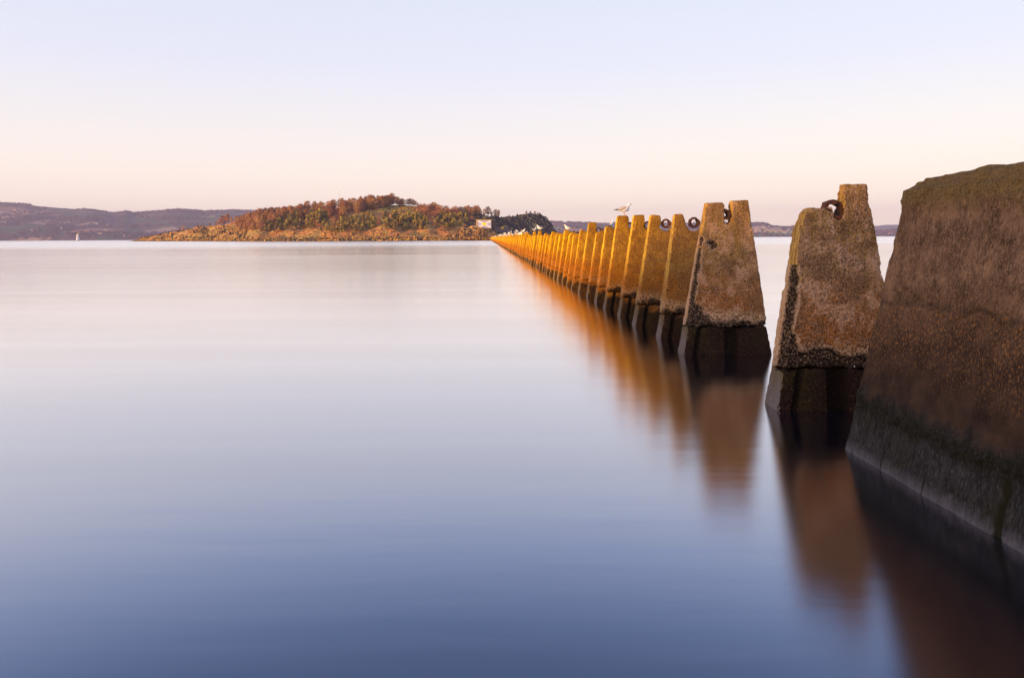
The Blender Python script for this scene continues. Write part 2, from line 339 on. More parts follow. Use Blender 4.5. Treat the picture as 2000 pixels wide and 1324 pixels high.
# ------------------------------------------------------------------ terrains lofted from ridge lines
class Terrain:
    def __init__(s, ridge, d0, width, prof, rough, nscale, seed=0, back=1.0):
        s.ridge, s.d0, s.w, s.prof, s.rough, s.ns, s.seed, s.back = ridge, d0, width, prof, rough, nscale, seed, back
    def pt(s, px, t):                       # t 0 shore .. 1 ridge .. 2 behind
        d0 = interp(px, s.d0) if isinstance(s.d0, list) else s.d0
        w = interp(px, s.w) if isinstance(s.w, list) else s.w
        Yr = d0 + w; top = W3(px, interp(px, s.ridge), Yr)
        X = top.x / Yr; H = max(top.z, .3)
        Y = d0 + w * t if t <= 1 else Yr + w * s.back * (t - 1)
        h = H * (s.prof(t) if t <= 1 else max(0., 1 - (t-1)) ** .8)
        x = X * Y
        n = noise.fractal(Vector((x, Y, s.seed)) * s.ns, 1.0, 2.1, 6) * s.rough * min(1, t * 6) * (1 if t < 1 else 1) * min(1, H / (s.rough * 2.2 + .01))
        fade = 1 - .55 * math.exp(-((t - 1) / .12) ** 2)
        return Vector((x, Y, h + n * fade - (.6 if t == 0 else 0)))
    def find(s, px, py):
        best = None
        for k in range(1, 101):
            p = s.pt(px, k / 100); q = proj(p)
            if q[1] <= py: return p
            best = p
        return best
    def mesh(s, name, p0, p1, nx, nt, mat, smooth=False):
        vs_, fs = [], []
        for i in range(nx + 1):
            px = p0 + (p1 - p0) * i / nx
            for j in range(nt + 1): vs_.append(s.pt(px, 2.0 * j / nt))
        for i in range(nx):
            for j in range(nt):
                a = i * (nt + 1) + j; fs.append((a, a + nt + 1, a + nt + 2, a + 1))
        return mesh_from(name, vs_, fs, [mat], smooth=smooth)

isl = Terrain(
    ridge=[(250, 472), (270, 468), (290, 464), (330, 456), (365, 449), (400, 443), (430, 439), (460, 434), (500, 428), (550, 422), (600, 414), (650, 408), (700, 405), (740, 403), (770, 401), (800, 401), (830, 404), (860, 409), (900, 416), (940, 420), (980, 424), (1010, 422), (1035, 418), (1052, 418), (1066, 424), (1078, 439), (1086, 455), (1092, 468), (1100, 474)],
    d0=[(250, 1000), (400, 840), (500, 730), (700, 705), (850, 705), (935, 705), (960, 720), (1000, 800), (1050, 910), (1100, 1020)],
    width=[(250, 25), (300, 45), (400, 90), (500, 140), (800, 170), (1000, 120), (1080, 60), (1100, 30)],
    prof=lambda t: .06 * min(1, t / .03) + .10 * min(1, t / .25) + .84 * max(0., (t - .12) / .88) ** .85, rough=4.2, nscale=.035, seed=3)
tag(mobj('island_hill', isl.mesh('island_hill', 250, 1100, 420, 90, M['island'])), kind='structure')
# rocky headland below the painted wall
hl = Terrain(ridge=[(858, 470), (868, 463), (880, 458), (895, 450), (905, 445), (925, 444.5), (945, 444.5), (955, 446), (966, 453), (976, 462), (984, 470)],
    d0=688, width=[(858, 4), (900, 14), (950, 14), (984, 5)], prof=lambda t: min(1., .12 + t ** .7), rough=2.6, nscale=.16, seed=9, back=1.5)
tag(mobj('rocky_headland', hl.mesh('rocky_headland', 858, 984, 130, 60, M['island'])), kind='structure')

fife_ridge = [(-500, 380), (-300, 385), (-100, 393), (0, 396), (58, 399), (66, 402), (90, 404), (150, 409), (160, 407), (175, 408), (200, 412), (225, 414), (240, 411), (260, 415), (300, 413), (340, 410), (400, 413), (450, 410), (500, 411), (560, 408), (700, 412), (900, 424), (1085, 433), (1150, 436), (1250, 436), (1400, 438), (1465, 435), (1490, 434), (1510, 439), (1560, 441), (1640, 443), (1710, 449), (1760, 447), (1900, 449), (2300, 445)]
fife = Terrain(fife_ridge, 4200, 1500, lambda t: .05 * min(1, t / .03) + .95 * t ** .95, rough=26, nscale=.0016, seed=21)
tag(mobj('far_hills', fife.mesh('far_hills', -500, 2300, 320, 60, M['hill'], True)), kind='structure')
mtn = Terrain([(1500, 470), (1650, 452), (1705, 443), (1730, 440), (1765, 439.5), (1790, 441), (1850, 446), (1950, 450), (2100, 455)], 7600, 800, lambda t: .05 + .95 * t, rough=18, nscale=.0016, seed=5)
tag(mobj('distant_mountain', mtn.mesh('distant_mountain', 1500, 2100, 80, 20, M['hill'], True)), kind='structure')
# unseen bank added behind and left of the viewer, shaped to shade the near pylons
nd = Vector((-SUN_DIR.y, SUN_DIR.x, 0)).normalized()      # perpendicular to the sun
if nd.y < 0: nd = -nd
sd = Vector((SUN_DIR.x, SUN_DIR.y, 0)).normalized()
vs_, fs = [], []
NS, NTt = 60, 16
for i in range(NS + 1):
    s_ = -45 + 82 * i / NS
    H = interp(s_, [(-45, 2), (-35, 8.2), (-10, 9.5), (9, 9.2), (13, 8.7), (18, 8.0), (25, 7.1), (31, 6.3), (36, 5.4), (37, .3)])
    for j in range(NTt + 1):
        t_ = 45 + 40 * j / NTt
        p = sd * t_ + nd * s_
        hh = H * math.sin(math.pi * j / NTt) ** .6 + noise.fractal(p * .12, 1, 2, 4) * .45 if 0 < j < NTt else -.5
        vs_.append((p.x, p.y, hh))
for i in range(NS):
    for j in range(NTt):
        a = i * (NTt + 1) + j; fs.append((a, a + 1, a + NTt + 2, a + NTt + 1))
tag(mobj('shading_bank', mesh_from('shading_bank', vs_, fs, [M['island']])), kind='structure')

# ------------------------------------------------------------------ pylons
TOPZ = 2.74
def hw(z): return .7875 - (.41 / TOPZ) * z
def ht(z): return .235 - (.135 / TOPZ) * z
def remeshed(name, vs_, fs, voxel):
    me = mesh_from(name + '_src', vs_, fs)
    bm = bmesh.new(); bm.from_mesh(me); bmesh.ops.recalc_face_normals(bm, faces=bm.faces); bmesh.ops.triangulate(bm, faces=bm.faces); bm.to_mesh(me); bm.free()
    o = D.objects.new('tmp', me); COL.objects.link(o)
    md = o.modifiers.new('r', 'REMESH'); md.mode = 'VOXEL'; md.voxel_size = voxel; md.use_smooth_shade = False
    dg = bpy.context.evaluated_depsgraph_get(); dg.update()
    r = D.meshes.new_from_object(o.evaluated_get(dg)); D.objects.remove(o); r.name = name
    return r
def poly_dist(P, x, z):
    d = np.full(len(x), 9.)
    for (x0, z0), (x1, z1) in zip(P, P[1:] + P[:1]):
        ex, ez = x1 - x0, z1 - z0; L = ex * ex + ez * ez + 1e-9
        t = np.clip(((x - x0) * ex + (z - z0) * ez) / L, 0, 1)
        d = np.minimum(d, np.hypot(x - x0 - t * ex, z - z0 - t * ez))
    return d
def nz(co, sc, seed, oct=3):
    return np.array([noise.fractal(Vector((a*sc + seed, b*sc, c*sc)), 1.0, 2.0, oct) for a, b, c in co])
def finish(me, P, seed, chip, rough, erode_shade=None, ty=ht):
    n = len(me.vertices); co = np.empty(n*3); me.vertices.foreach_get('co', co); co = co.reshape(-1, 3)
    no = np.empty(n*3); me.vertices.foreach_get('normal', no); no = no.reshape(-1, 3)
    d = poly_dist(P, co[:, 0], co[:, 2]); t = np.array([ty(max(z, 0)) for z in co[:, 2]])
    ed = d + (t - np.abs(co[:, 1]))
    n1 = nz(co, 7, seed); n2 = nz(co, 28, seed + 5, 2)
    c = chip * np.clip(1 - ed / .09, 0, 1) * np.clip(n1 * 1.2 + n2 * .8 + .25, 0, 1.3)
    a = rough * n2 + rough * .6 * n1
    er = np.zeros(n)
    if erode_shade is not None:
        e0 = np.array([erode_shade(x, z) for x, _, z in co]); er = np.where(e0 > .12, e0 + (n1 * .9 + n2 * .6) * .5 - .1, 0)
        er = np.where(co[:, 1] < 0, np.clip(er, 0, 1), 0)
        a = a * (1 + 2 * er)
    co2 = co + no * (a - er * .05)[:, None]
    co2[:, 2] += np.where(co[:, 2] > 0.3, np.clip(1 - np.abs(co[:, 2] - .5) / .09, 0, 1) * (n1 * .045 - .01), 0); k = c; co2[:, 1] -= np.sign(co[:, 1]) * k; co2[:, 0] -= np.sign(co[:, 0]) * k * .7
    me.vertices.foreach_set('co', co2.reshape(-1))
    hl_ = me.attributes.new('halo', 'FLOAT', 'POINT'); hl_.data.foreach_set('value', (np.clip(e0 * 4, 0, 1) if erode_shade is not None else er).astype(np.float32))
    at = me.attributes.new('erode_shade', 'FLOAT', 'POINT'); at.data.foreach_set('value', er.astype(np.float32))
    me.update(); return co
def body_mesh(name, top, voxel, seed, chip=.03, rough=.006, erode_shade=None, lean=0.):
    # top: outline from left edge to right edge above the base
    P = [(-hw(.5), .5)] + top + [(hw(.5), .5)]
    n = len(P); vs_ = [(x + lean * z / TOPZ, -ht(z), z) for x, z in P] + [(x + lean * z / TOPZ, ht(z), z) for x, z in P]
    fs = [tuple(range(n)), tuple(reversed(range(n, 2*n)))] + [(i, (i+1) % n, (i+1) % n + n, i + n) for i in range(n)]
    me = remeshed(name, vs_, fs, voxel)
    P2 = [(x + lean * z / TOPZ, z) for x, z in P]
    finish(me, P2, seed, chip, rough, erode_shade); me.materials.append(M['pylon']); return me
def footing_mesh(name, voxel, seed, gx0=-.12, gx1=.13, extra=True):
    def sec(z):
        w, t = hw(z) + (.02 - (.03 if z > .45 else 0) if extra else .002), ht(z) + (.02 - (.03 if z > .45 else 0) if extra else .002)
        f = [(-w, -t)]
        if extra: f += [(-w + .16, -t), (-w + .18, -t + .08), (-w + .24, -t + .08), (-w + .26, -t)]
        f += [(gx0, -t), (gx0 + .01, -t + .13), (gx1 - .01, -t + .13), (gx1, -t), (w, -t), (w, t), (.1, t), (.1, t - .1), (-.1, t - .1), (-.1, t), (-w, t)]
        return f
    zs = [-.5, .455, .498]; vs_ = []; n = 0
    for z in zs:
        s_ = sec(z); n = len(s_); vs_ += [(x, y, z) for x, y in s_]
    fs = [tuple(reversed(range(n))), tuple(range(2*n, 3*n))]
    for r in range(2):
        for i in range(n): fs.append((r*n + i, r*n + (i+1) % n, (r+1)*n + (i+1) % n, (r+1)*n + i))
    me = remeshed(name, vs_, fs, voxel)
    co = finish(me, [(-hw(-.5), -.5), (-hw(.5), .5), (hw(.5), .5), (hw(-.5), -.5)], seed, .03, .012, None)
    rec = ((co[:, 1] < 0) & (co[:, 1] > -np.array([ht(z) for z in co[:, 2]]) + .03) & (np.abs(co[:, 0]) < .63)).astype(np.float32)  # groove insides blackened: shade painted into the recess
    me.attributes['erode_shade'].data.foreach_set('value', rec); me.materials.append(M['pylon']); return me

def ring_mesh(name, r_out, r_in, L, a0=0., a1=360., seed=0, voxjit=.012):
    b = MB(); n = max(6, int((a1 - a0) / 18)); full = a1 - a0 >= 359
    R = random.Random(seed); ys = [-L/2, -L/6, L/6, L/2]
    vs2 = []
    for i in range(n if full else n + 1):
        a = math.radians(a0 + (a1 - a0) * i / n)
        for y in ys:
            for r in (r_out, r_in):
                rr = r + R.uniform(-voxjit, voxjit); vs2.append((rr*math.cos(a), y + R.uniform(-.01, .01), rr*math.sin(a)))
    m = 8; fs = []
    cyc = [0, 2, 4, 6, 7, 5, 3, 1]
    cnt = n if full else n + 1
    for i in range(n):
        i2 = (i + 1) % cnt
        for k in range(8): fs.append((i*m + cyc[k], i*m + cyc[(k+1) % 8], i2*m + cyc[(k+1) % 8], i2*m + cyc[k]))
    if not full: fs += [tuple(reversed(cyc)), tuple(n*m + c for c in cyc)]
    b.add(vs2, fs); return b.mesh(name, [M['rust']])

def sm(a, b, x): t = min(1, max(0, (x-a)/(b-a))); return t*t*(3-2*t)
# erosion fields of the two nearest pylons, seen on their front faces
def wob(z, k): return max(0., .55 + 1.3 * noise.noise(Vector((z * 5.5, k, 0))))
def ero_a(x, z):       # nearest pylon: weedy undercut along the bottom, strip up the left edge
    e = 1.15 * (1 - sm(.10, .22, z - .52 - .12 * max(0, -x) + .04 * math.sin(x * 9)))
    wd = interp(z, [(.5, .34), (.75, .17), (.95, .07), (1.5, .05), (1.75, 0)]) * (1 if z < .8 else wob(z, 3.3))
    return max(e, 1.1 * (1 - sm(wd * .5, wd + .07, x + hw(z))) if wd > 0 else 0)
def ero_b(x, z):       # second pylon: broken wedge low on the left, hollow near the shoulder
    wd = interp(z, [(.5, .50), (.66, .44), (.8, .22), (1.0, .09), (1.4, .06), (1.8, .05), (1.95, .10), (2.05, .07), (2.12, 0)]) * (1 if z < .8 else wob(z, 8.1))
    e = 1.1 * (1 - sm(wd * .5, wd + .07, x + hw(z))) if wd > 0 else 0
    return max(e, 1.0 * (1 - sm(.03, .15, z - .50 + .08 * noise.noise(Vector((x * 5, 0, 7))))), 1. - sm(.03, .12, math.hypot(x + .24, (z - 1.97) * 1.5 + x * .5 + .12) * .8 + .09 * noise.noise(Vector((x * 12, z * 12, 2)))))
def ero_c(x, z): return 1.0 * (1 - sm(.0, .14, z - .52 - .12 * noise.noise(Vector((x * 4, z * 3, 1)))))

T1 = [(-hw(2.2), 2.2), (-.385, 2.38), (-.32, 2.45), (-.15, 2.44), (-.06, 2.46), (-.045, 2.33), (.0, 2.29), (.06, 2.31), (.085, 2.40), (.115, 2.72), (.125, TOPZ), (hw(TOPZ), TOPZ)]
T2 = [(-.375, 2.72), (-.36, TOPZ - .03), (-.08, TOPZ - .02), (-.06, 2.66), (-.055, 2.36), (.0, 2.31), (.075, 2.37), (.075, 2.68), (.09, TOPZ + .01), (hw(TOPZ), TOPZ + .02)]
T3 = [(-hw(2.58), 2.58), (-.24, 2.58), (-.17, 2.32), (-.09, 2.22), (.08, 2.22), (.2, 2.32), (.33, 2.36), (.43, 2.2)]
T4 = [(-.385, 2.6), (-.36, 2.63), (-.16, 2.62), (-.13, 2.42), (-.20, 2.32), (-.05, 2.24), (.06, 2.24), (.12, 2.33), (.28, 2.30), (.42, 2.2)]
T5 = [(-.38, 2.69), (-.1, 2.70), (-.085, 2.5), (-.12, 2.36), (0, 2.30), (.09, 2.34), (.1, 2.40), (.3, 2.36), (.40, 2.25)]
T6 = [(-.39, 2.71), (-.34, 2.74), (-.09, 2.74), (-.06, 2.66), (-.065, 2.42), (0, 2.32), (.075, 2.36), (.085, 2.68), (.36, 2.72)]
BR1 = [(-hw(2.26), 2.26), (-.30, 2.33), (-.11, 2.31), (-.08, 2.22), (.08, 2.2), (.13, 2.30), (.33, 2.34), (hw(2.2), 2.2)]
BR2 = [(-hw(2.2), 2.2), (-.36, 2.35), (-.2, 2.36), (-.02, 2.24), (.14, 2.27), (.22, 2.36), (.36, 2.30), (hw(2.1), 2.1)]
BR3 = [(-.42, 2.44), (-.33, 2.47), (-.15, 2.38), (-.1, 2.24), (.1, 2.22), (.2, 2.26), (.36, 2.16), (hw(2.1), 2.1)]
foot_hi = footing_mesh('footing', .022, 1, -.18, .08); foot_mid = footing_mesh('footing', .022, 4, -.06, .18); foot_lo = footing_mesh('footing', .045, 2, extra=False)
rings = dict(full=ring_mesh('pipe_ring', .108, .070, .16), slot=ring_mesh('pipe_ring', .10, .055, .2, seed=3), arch=ring_mesh('pipe_ring', .128, .088, .13, 0, 190, 5, .010), low=ring_mesh('pipe_ring', .13, .065, .2, 165, 380, 6, .010),
             half=ring_mesh('pipe_ring', .11, .085, .15, 150, 400, 8, .014))
LAT = 4.29
def rebar(seed):
    R = random.Random(seed); b = MB()
    for k in range(4):
        x0 = R.uniform(-.3, .35); z0 = 2.24
        pts = [(x0, R.uniform(-.05, .05), z0)]
        for q in range(4):
            p = pts[-1]; pts.append((p[0] + R.uniform(-.07, .07), p[1] + R.uniform(-.05, .05), p[2] + R.uniform(.0, .07)))
        b.tube(pts, [.016, .018, .013, .016, .009], 5)
    return b.mesh('rebar', [M['rust']])
rebars = [rebar(s_) for s_ in (1, 2)]
def pylon(body, foot, ringlist, loc, gold, pink, label, group=None, bars=None):
    r = empty('concrete_pylon', loc); tag(r, label, 'pylon', group)
    kids = []
    b = mobj('body', body, r); kids.append(b); f = mobj('footing', foot, r); kids.append(f)
    for key, x, z in ringlist:
        g = mobj('pipe_ring', rings[key], r); g.location = (x, 0, z); kids.append(g)
    if bars is not None: kids.append(mobj('reinforcing_bar', bars, r))
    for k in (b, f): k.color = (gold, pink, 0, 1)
    if group or bars: r.rotation_euler = (rnd.uniform(-.012, .012), rnd.uniform(-.012, .012), rnd.uniform(-.05, .05))
    KIDS[r] = kids; return r
STEP = 2.2; Y0 = 13.9
meshT1 = body_mesh('body', T1, .018, 11, .032, .009, ero_a)
meshT2 = body_mesh('body', T2, .020, 17, .018, .007, ero_b, lean=.05)
near = [  # noqa
    (meshT1, foot_hi, [('low', .0, 2.41), ('arch', -.01, 2.42)], 9.50, .03, .9, 'nearest pinkish pylon with one tall horn and a broken left shoulder', None),
    (meshT2, foot_mid, [('slot', .01, 2.50)], Y0, .10, .6, 'second nearest pylon, dark pipe ring between its two square horns', None),
]
for a in near:
    pylon(a[0], a[1], a[2], (LAT, a[3], 0), a[4], a[5], a[6])
third = [(T3, [('full', -.02, 2.40)], -.04, 'first pylon of the tight row, narrow left horn and a rusty ring'),
         (T4, [('full', 0, 2.42)], 0, 'olive-streaked pylon second in the tight row with a round rusty pipe ring'),
         (T5, [('full', 0, 2.41)], 0, 'pylon third in the tight row with a square horn and a black pipe ring'),
         (T6, [('full', 0, 2.42)], 0, 'tall orange-streaked pylon with the standing gull on its top')]
for i, (T, rl, lean, lab) in enumerate(third):
    me = body_mesh('body', T, .026, 31 + i * 7, .022, .006, ero_c, lean)
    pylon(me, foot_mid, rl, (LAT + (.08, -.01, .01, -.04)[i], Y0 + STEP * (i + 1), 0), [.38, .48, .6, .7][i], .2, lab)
protoB = [body_mesh('body', T, .035, 60 + i, .03, .008) for i, T in enumerate((BR1, BR2, BR3))]
protoT = [body_mesh('body', T, .035, 80 + i, .025, .008) for i, T in enumerate((T6, T5, T4))]
mids = ['broken-topped pylon right behind the gull pylon with a small rusty ring', 'broken pylon with pale rubble on top behind the one with a small rusty ring',
        'tall single-horned pylon standing up left of the rusty ring', 'low golden pylon with rusty bars sticking up, just left of the tall single-horned one',
        'golden pylon with twisted bars on top, second left of the tall single-horned one', 'golden pylon with a rounded left edge, third left of the tall single-horned one',
        'golden pylon with a white gull crouching on its broken top']
TALL = {7, 20, 23}
far_protos = []
for k in range(6): # far prototypes, placed on first use
    far_protos.append(None)
count = 0
for k in range(5, 305):
    Yk = Y0 + STEP * k; R = random.Random(k)
    tall = k in TALL or (k > 25 and R.random() < .25)
    gold = min(1., .62 + .05 * (k - 4)) if k < 14 else 1.0  # gold grows along the row: sunlight put into the pylon colour
    loc = (LAT + R.uniform(-.05, .05), Yk + R.uniform(-.06, .06), R.uniform(-.05, .03) if not tall else R.uniform(-.05, 0))
    if k < 12: lab, grp = mids[k - 5], None
    elif k < 40: lab, grp = 'golden sunlit lichen-covered pylon in the middle stretch of the row towards the island', 'pylons in the middle stretch of the row'
    elif k < 110: lab, grp = 'small golden pylon in the far stretch of the row, gulls along the tops', 'pylons in the far stretch of the row'
    else: lab, grp = 'tiny golden pylon in the last stretch of the row at the island', 'pylons in the last stretch of the row'
    if k < 12 or k == 20:
        bm_ = (protoT if tall else protoB)[k % 3]
        pylon(bm_, foot_lo, [('full', .0, 2.40)] if k in (5, 7) else [('half', .0, 2.33)], loc, gold, .0, lab, grp, rebars[k % 2] if not tall else None); continue
    key = (k % 3) + (3 if tall else 0)
    if far_protos[key] is None:
        bm_ = (protoT if tall else protoB)[k % 3]
        far_protos[key] = pylon(bm_, foot_lo, [('half', .0, 2.33)], loc, gold, .0, lab, grp)
    else:
        c = copy_tree(far_protos[key]); c.location = loc; c.rotation_euler = (R.uniform(-.015, .015), R.uniform(-.014, .014), R.uniform(-.06, .06)); c['label'] = lab; c['group'] = grp
        c.scale = (R.uniform(.92, 1.05), R.uniform(.9, 1.1), R.uniform(.965, 1.015))
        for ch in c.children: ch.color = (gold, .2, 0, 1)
# the last few beyond three hundred, at the island's shore
b = MB()
for k in range(305, 312):
    Yk = Y0 + STEP * k; b.add([(LAT-.79, Yk-.23, 0), (LAT+.79, Yk-.23, 0), (LAT+.79, Yk+.23, 0), (LAT-.79, Yk+.23, 0), (LAT-.42, Yk-.12, 2.35), (LAT+.42, Yk-.12, 2.35), (LAT+.42, Yk+.12, 2.3), (LAT-.42, Yk+.12, 2.3)],
        [(0,3,2,1),(4,5,6,7),(0,1,5,4),(1,2,6,5),(2,3,7,6),(3,0,4,7)])
o = mobj('far_pylons', b.mesh('far_pylons', [M['pylon']])); o.color = (1, .2, 0, 1); tag(o, 'last golden pylons of the row merging at the island shore', 'pylons', None, 'stuff')

# ------------------------------------------------------------------ big wall on the right
def wall():
    Yend = 7.55; ys = list(np.arange(Yend, 3.6, -.03)) + list(np.arange(3.5, -6.0, -.4))
    prof = []
    def line(a, b, n):
        for i in range(n): prof.append((a[0] + (b[0]-a[0])*i/n, a[1] + (b[1]-a[1])*i/n))
    line((3.40, -.6), (3.53, 0), 10); line((3.53, 0), (4.10, 2.42), 86); line((4.10, 2.42), (4.12, 2.54), 6); line((4.12, 2.54), (4.24, 2.625), 6); line((4.24, 2.625), (4.32, 2.66), 4); line((4.32, 2.66), (4.6, 2.73), 4); line((4.6, 2.73), (5.4, 2.70), 6)
    line((5.4, 2.68), (6.1, -.6), 12); prof.append((6.1, -.6))
    vs_ = []; n = len(prof)
    for y in ys:
        dE = Yend - y
        lim = interp(dE, [(0, 2.57), (.06, 2.62), (.35, 2.66), (.6, 2.70), (9, 2.76)])
        for i, (x, z) in enumerate(prof):
            zz = z; xx = x
            if z > lim: zz = lim + (z - lim) * .15
            # batter of the end face
            yy = y - max(0, .0) if dE > .02 else y + .03 * (1 - z / 2.7)
            p = Vector((xx, yy, zz))
            a = noise.fractal(p * 2.2, 1, 2, 4) * .012 + noise.fractal(p * 17, 1, 2, 3) * .006
            capz = sm(2.30, 2.42, zz); a += capz * (noise.fractal(p * 6, 1, 2, 4) * .035 + .016)
            bl = math.exp(-((zz - .46 + .12 * noise.noise(p * 1.7)) / .07) ** 2); a += bl * (.022 + .045 * noise.fractal(p * 13, 1, 2, 3))
            jl = math.exp(-((zz - 1.5 + .2 * noise.fractal(p * 1.3, 1, 2, 3)) / .018) ** 2) * (1 if dE > .3 else 0); a -= jl * .025
            ck = math.exp(-((yy - 5.36 + .05 * noise.noise(p * 5)) / .035) ** 2) * (1 - sm(.35, .45, zz)); a -= ck * .03
            chip = math.exp(-dE / .05) * max(0, .3 + noise.fractal(p * 8, 1, 2, 3)) * .03
            if x < 5.3: vs_.append((p.x - a, p.y - chip, p.z + a * (.6 if z > 2.6 else .1)))
            else: vs_.append((p.x, p.y, p.z))
    fs = []; m = len(ys)
    for j in range(m - 1):
        for i in range(n - 1): fs.append((j*n + i, (j+1)*n + i, (j+1)*n + i + 1, j*n + i + 1))
        fs.append((j*n + n-1, (j+1)*n + n-1, (j+1)*n, j*n))
    fs.append(tuple(range(n))); fs.append(tuple(reversed(range((m-1)*n, m*n))))
    me = mesh_from('causeway_wall', vs_, fs, [M['wall']])
    return me
tag(mobj('causeway_wall', wall()), 'massive dark brown concrete wall filling the right edge, mossy along its cap', 'wall')
# twig caught on the wall foot
b = MB(); p = W3(1908, 938, 5.72); p.x -= .02
b.tube([p, p + Vector((.0, -.03, -.03)), p + Vector((0, -.05, -.07))], [.004, .004, .002], 5); b.tube([p + Vector((0, -.03, -.03)), p + Vector((0, -.065, -.045))], [.003, .002], 5)
tag(mobj('twig', b.mesh('twig', [simple('pale_twig', (.36, .24, .16))])), 'small pale twig caught on the slate-dark foot of the big wall', 'twig')

# ------------------------------------------------------------------ gulls
def gull_meshes():
    # faces +X, feet at the origin
    body = MB()
    sp_ = [(-.20, .205, .012, .008), (-.15, .215, .030, .020), (-.09, .222, .055, .055), (-.02, .228, .074, .085), (.05, .248, .076, .092), (.10, .280, .058, .075), (.125, .32, .036, .042), (.135, .35, .031, .033), (.150, .378, .033, .032), (.172, .380, .026, .025), (.187, .376, .012, .012)]
    sp_ = [(x, z - .055, ry, rz * (1.2 if x > .13 else 1)) for x, z, ry, rz in sp_]; n = 10; vs_ = []
    for i, (x, z, ry, rz) in enumerate(sp_):
        tilt = .0 if i < 4 else (.5 if i < 8 else .1)
        for k in range(n):
            a = 2*math.pi*k/n; dz = rz * math.sin(a); vs_.append((x - dz * tilt, ry * math.cos(a), z + dz * (1 - .3 * tilt)))
    fs = [tuple(range(n))]
    for i in range(len(sp_)-1):
        for k in range(n): fs.append((i*n+k, (i+1)*n+k, (i+1)*n+(k+1) % n, i*n+(k+1) % n))
    fs.append(tuple(reversed(range((len(sp_)-1)*n, len(sp_)*n))))
    body.add(vs_, fs, 0)
    body.add([(-.19, -.022, .145), (-.19, .022, .145), (-.27, .03, .135), (-.27, -.03, .135), (-.19, -.022, .157), (-.19, .022, .157), (-.27, .03, .143), (-.27, -.03, .143)], [(0,3,2,1),(4,5,6,7),(0,1,5,4),(1,2,6,5),(2,3,7,6),(3,0,4,7)], 0)
    body.tube([(.180, 0, .319), (.215, 0, .313), (.228, 0, .303)], [.011, .008, .003], 6, 1)
    for s in (-1, 1):
        body.tube([(.0, s*.025, .13), (-.005, s*.026, .07), (.003, s*.028, .008)], [.012, .006, .006], 5, 2)
        body.add([(-.01, s*.028, 0.0), (.05, s*.028-.022, 0.0), (.055, s*.028, 0.0), (.05, s*.028+.022, 0.0), (-.01, s*.028, .012), (.05, s*.028-.022, .006), (.055, s*.028, .006), (.05, s*.028+.022, .006)], [(0,1,2,3),(4,7,6,5),(0,4,5,1),(1,5,6,2),(2,6,7,3),(3,7,4,0)], 2)
        body.tube([(.163, s*.024, .331), (.163, s*.032, .331)], [.005, .003], 6, 3)
    bme = body.mesh('gull', [M['white'], M['beak'], M['leg'], M['eye']], True)
    wing = MB(); st = [(.075, .232, .03), (.0, .222, .052), (-.10, .197, .046), (-.20, .170, .026), (-.30, .150, .008)]
    vs_ = []
    for x, z, h in st:
        for s, oy in ((1, 0.0),):
            yb = {.03: .064, .052: .080, .046: .066, .026: .040, .008: .018}[h]
            vs_ += [(x, yb*.55, z + h*.75), (x, yb + .006, z + h*.1), (x, yb*.9, z - h), (x, yb*.5, z - h*.3)]
    fs = [(0, 3, 2, 1)]
    for i in range(4):
        for k in range(4): fs.append((i*4+k, (i+1)*4+k, (i+1)*4+(k+1) % 4, i*4+(k+1) % 4))
    fs.append((16, 17, 18, 19))
    wing.add(vs_, fs, 0); wing.m = [1 if min(f) >= 12 else 0 for f in wing.f]
    wl = wing.mesh('wing', [M['grey'], M['black']], True)
    wing.v = [(x, -y, z) for x, y, z in wing.v]; wing.f = [tuple(reversed(f)) for f in wing.f]
    wr = wing.mesh('wing', [M['grey'], M['black']], True)
    return bme, wl, wr
g_body, g_wl, g_wr = gull_meshes()
def gull(loc, rz, sc, label, group=None):
    r = mobj('gull', g_body); r.location = loc; r.rotation_euler = (0, 0, rz); r.scale = (sc,)*3
    a = mobj('wing', g_wl, r); b_ = mobj('wing', g_wr, r); KIDS[r] = [a, b_]; return tag(r, label, 'gull', group)
def pyY(k): return Y0 + STEP * k
gull((LAT - .21, pyY(4), 2.745), math.radians(8), 1.05, 'large white gull facing right, standing highest on the tall pylon')
gull((LAT - .24, pyY(11), 2.40), math.radians(175), 1.0, 'white gull crouching and facing left between rusty bars')
gull((LAT - .25, pyY(20), 2.60), math.radians(170), 1.35, 'white gull facing left on a tall golden pylon before the dark cliff')
gull((LAT - .26, pyY(23), 2.60), math.radians(10), 1.1, 'small white gull facing right before the dark slope, left of the left-facing one')
gull((LAT + .12, pyY(6), 2.35), math.radians(60), 1.0, 'bluish white gull turned away beside a small rusty ring')
g0 = gull((LAT - .1, pyY(31), 2.36), math.radians(20), 1.25, 'tiny white gull in the flock lined up along the far pylon tops', 'flock along the far pylon tops')
gi = 0
for k in list(range(32, 110)) + list(range(110, 230, 2)) + list(range(36, 80, 2)):
    R = random.Random(k * 3 + gi); gi += 1
    if R.random() < .15: continue
    tall = k in TALL or (k > 25 and random.Random(k).random() < .25)
    c = copy_tree(g0); c.location = (LAT + (-.24 if tall else R.uniform(-.3, .3)), pyY(k), (2.72, 2.68, 2.61)[k % 3] if tall else 2.31); c.rotation_euler = (0, 0, R.uniform(0, 6.28)); s_ = R.uniform(1.25, 1.6); c.scale = (s_,)*3

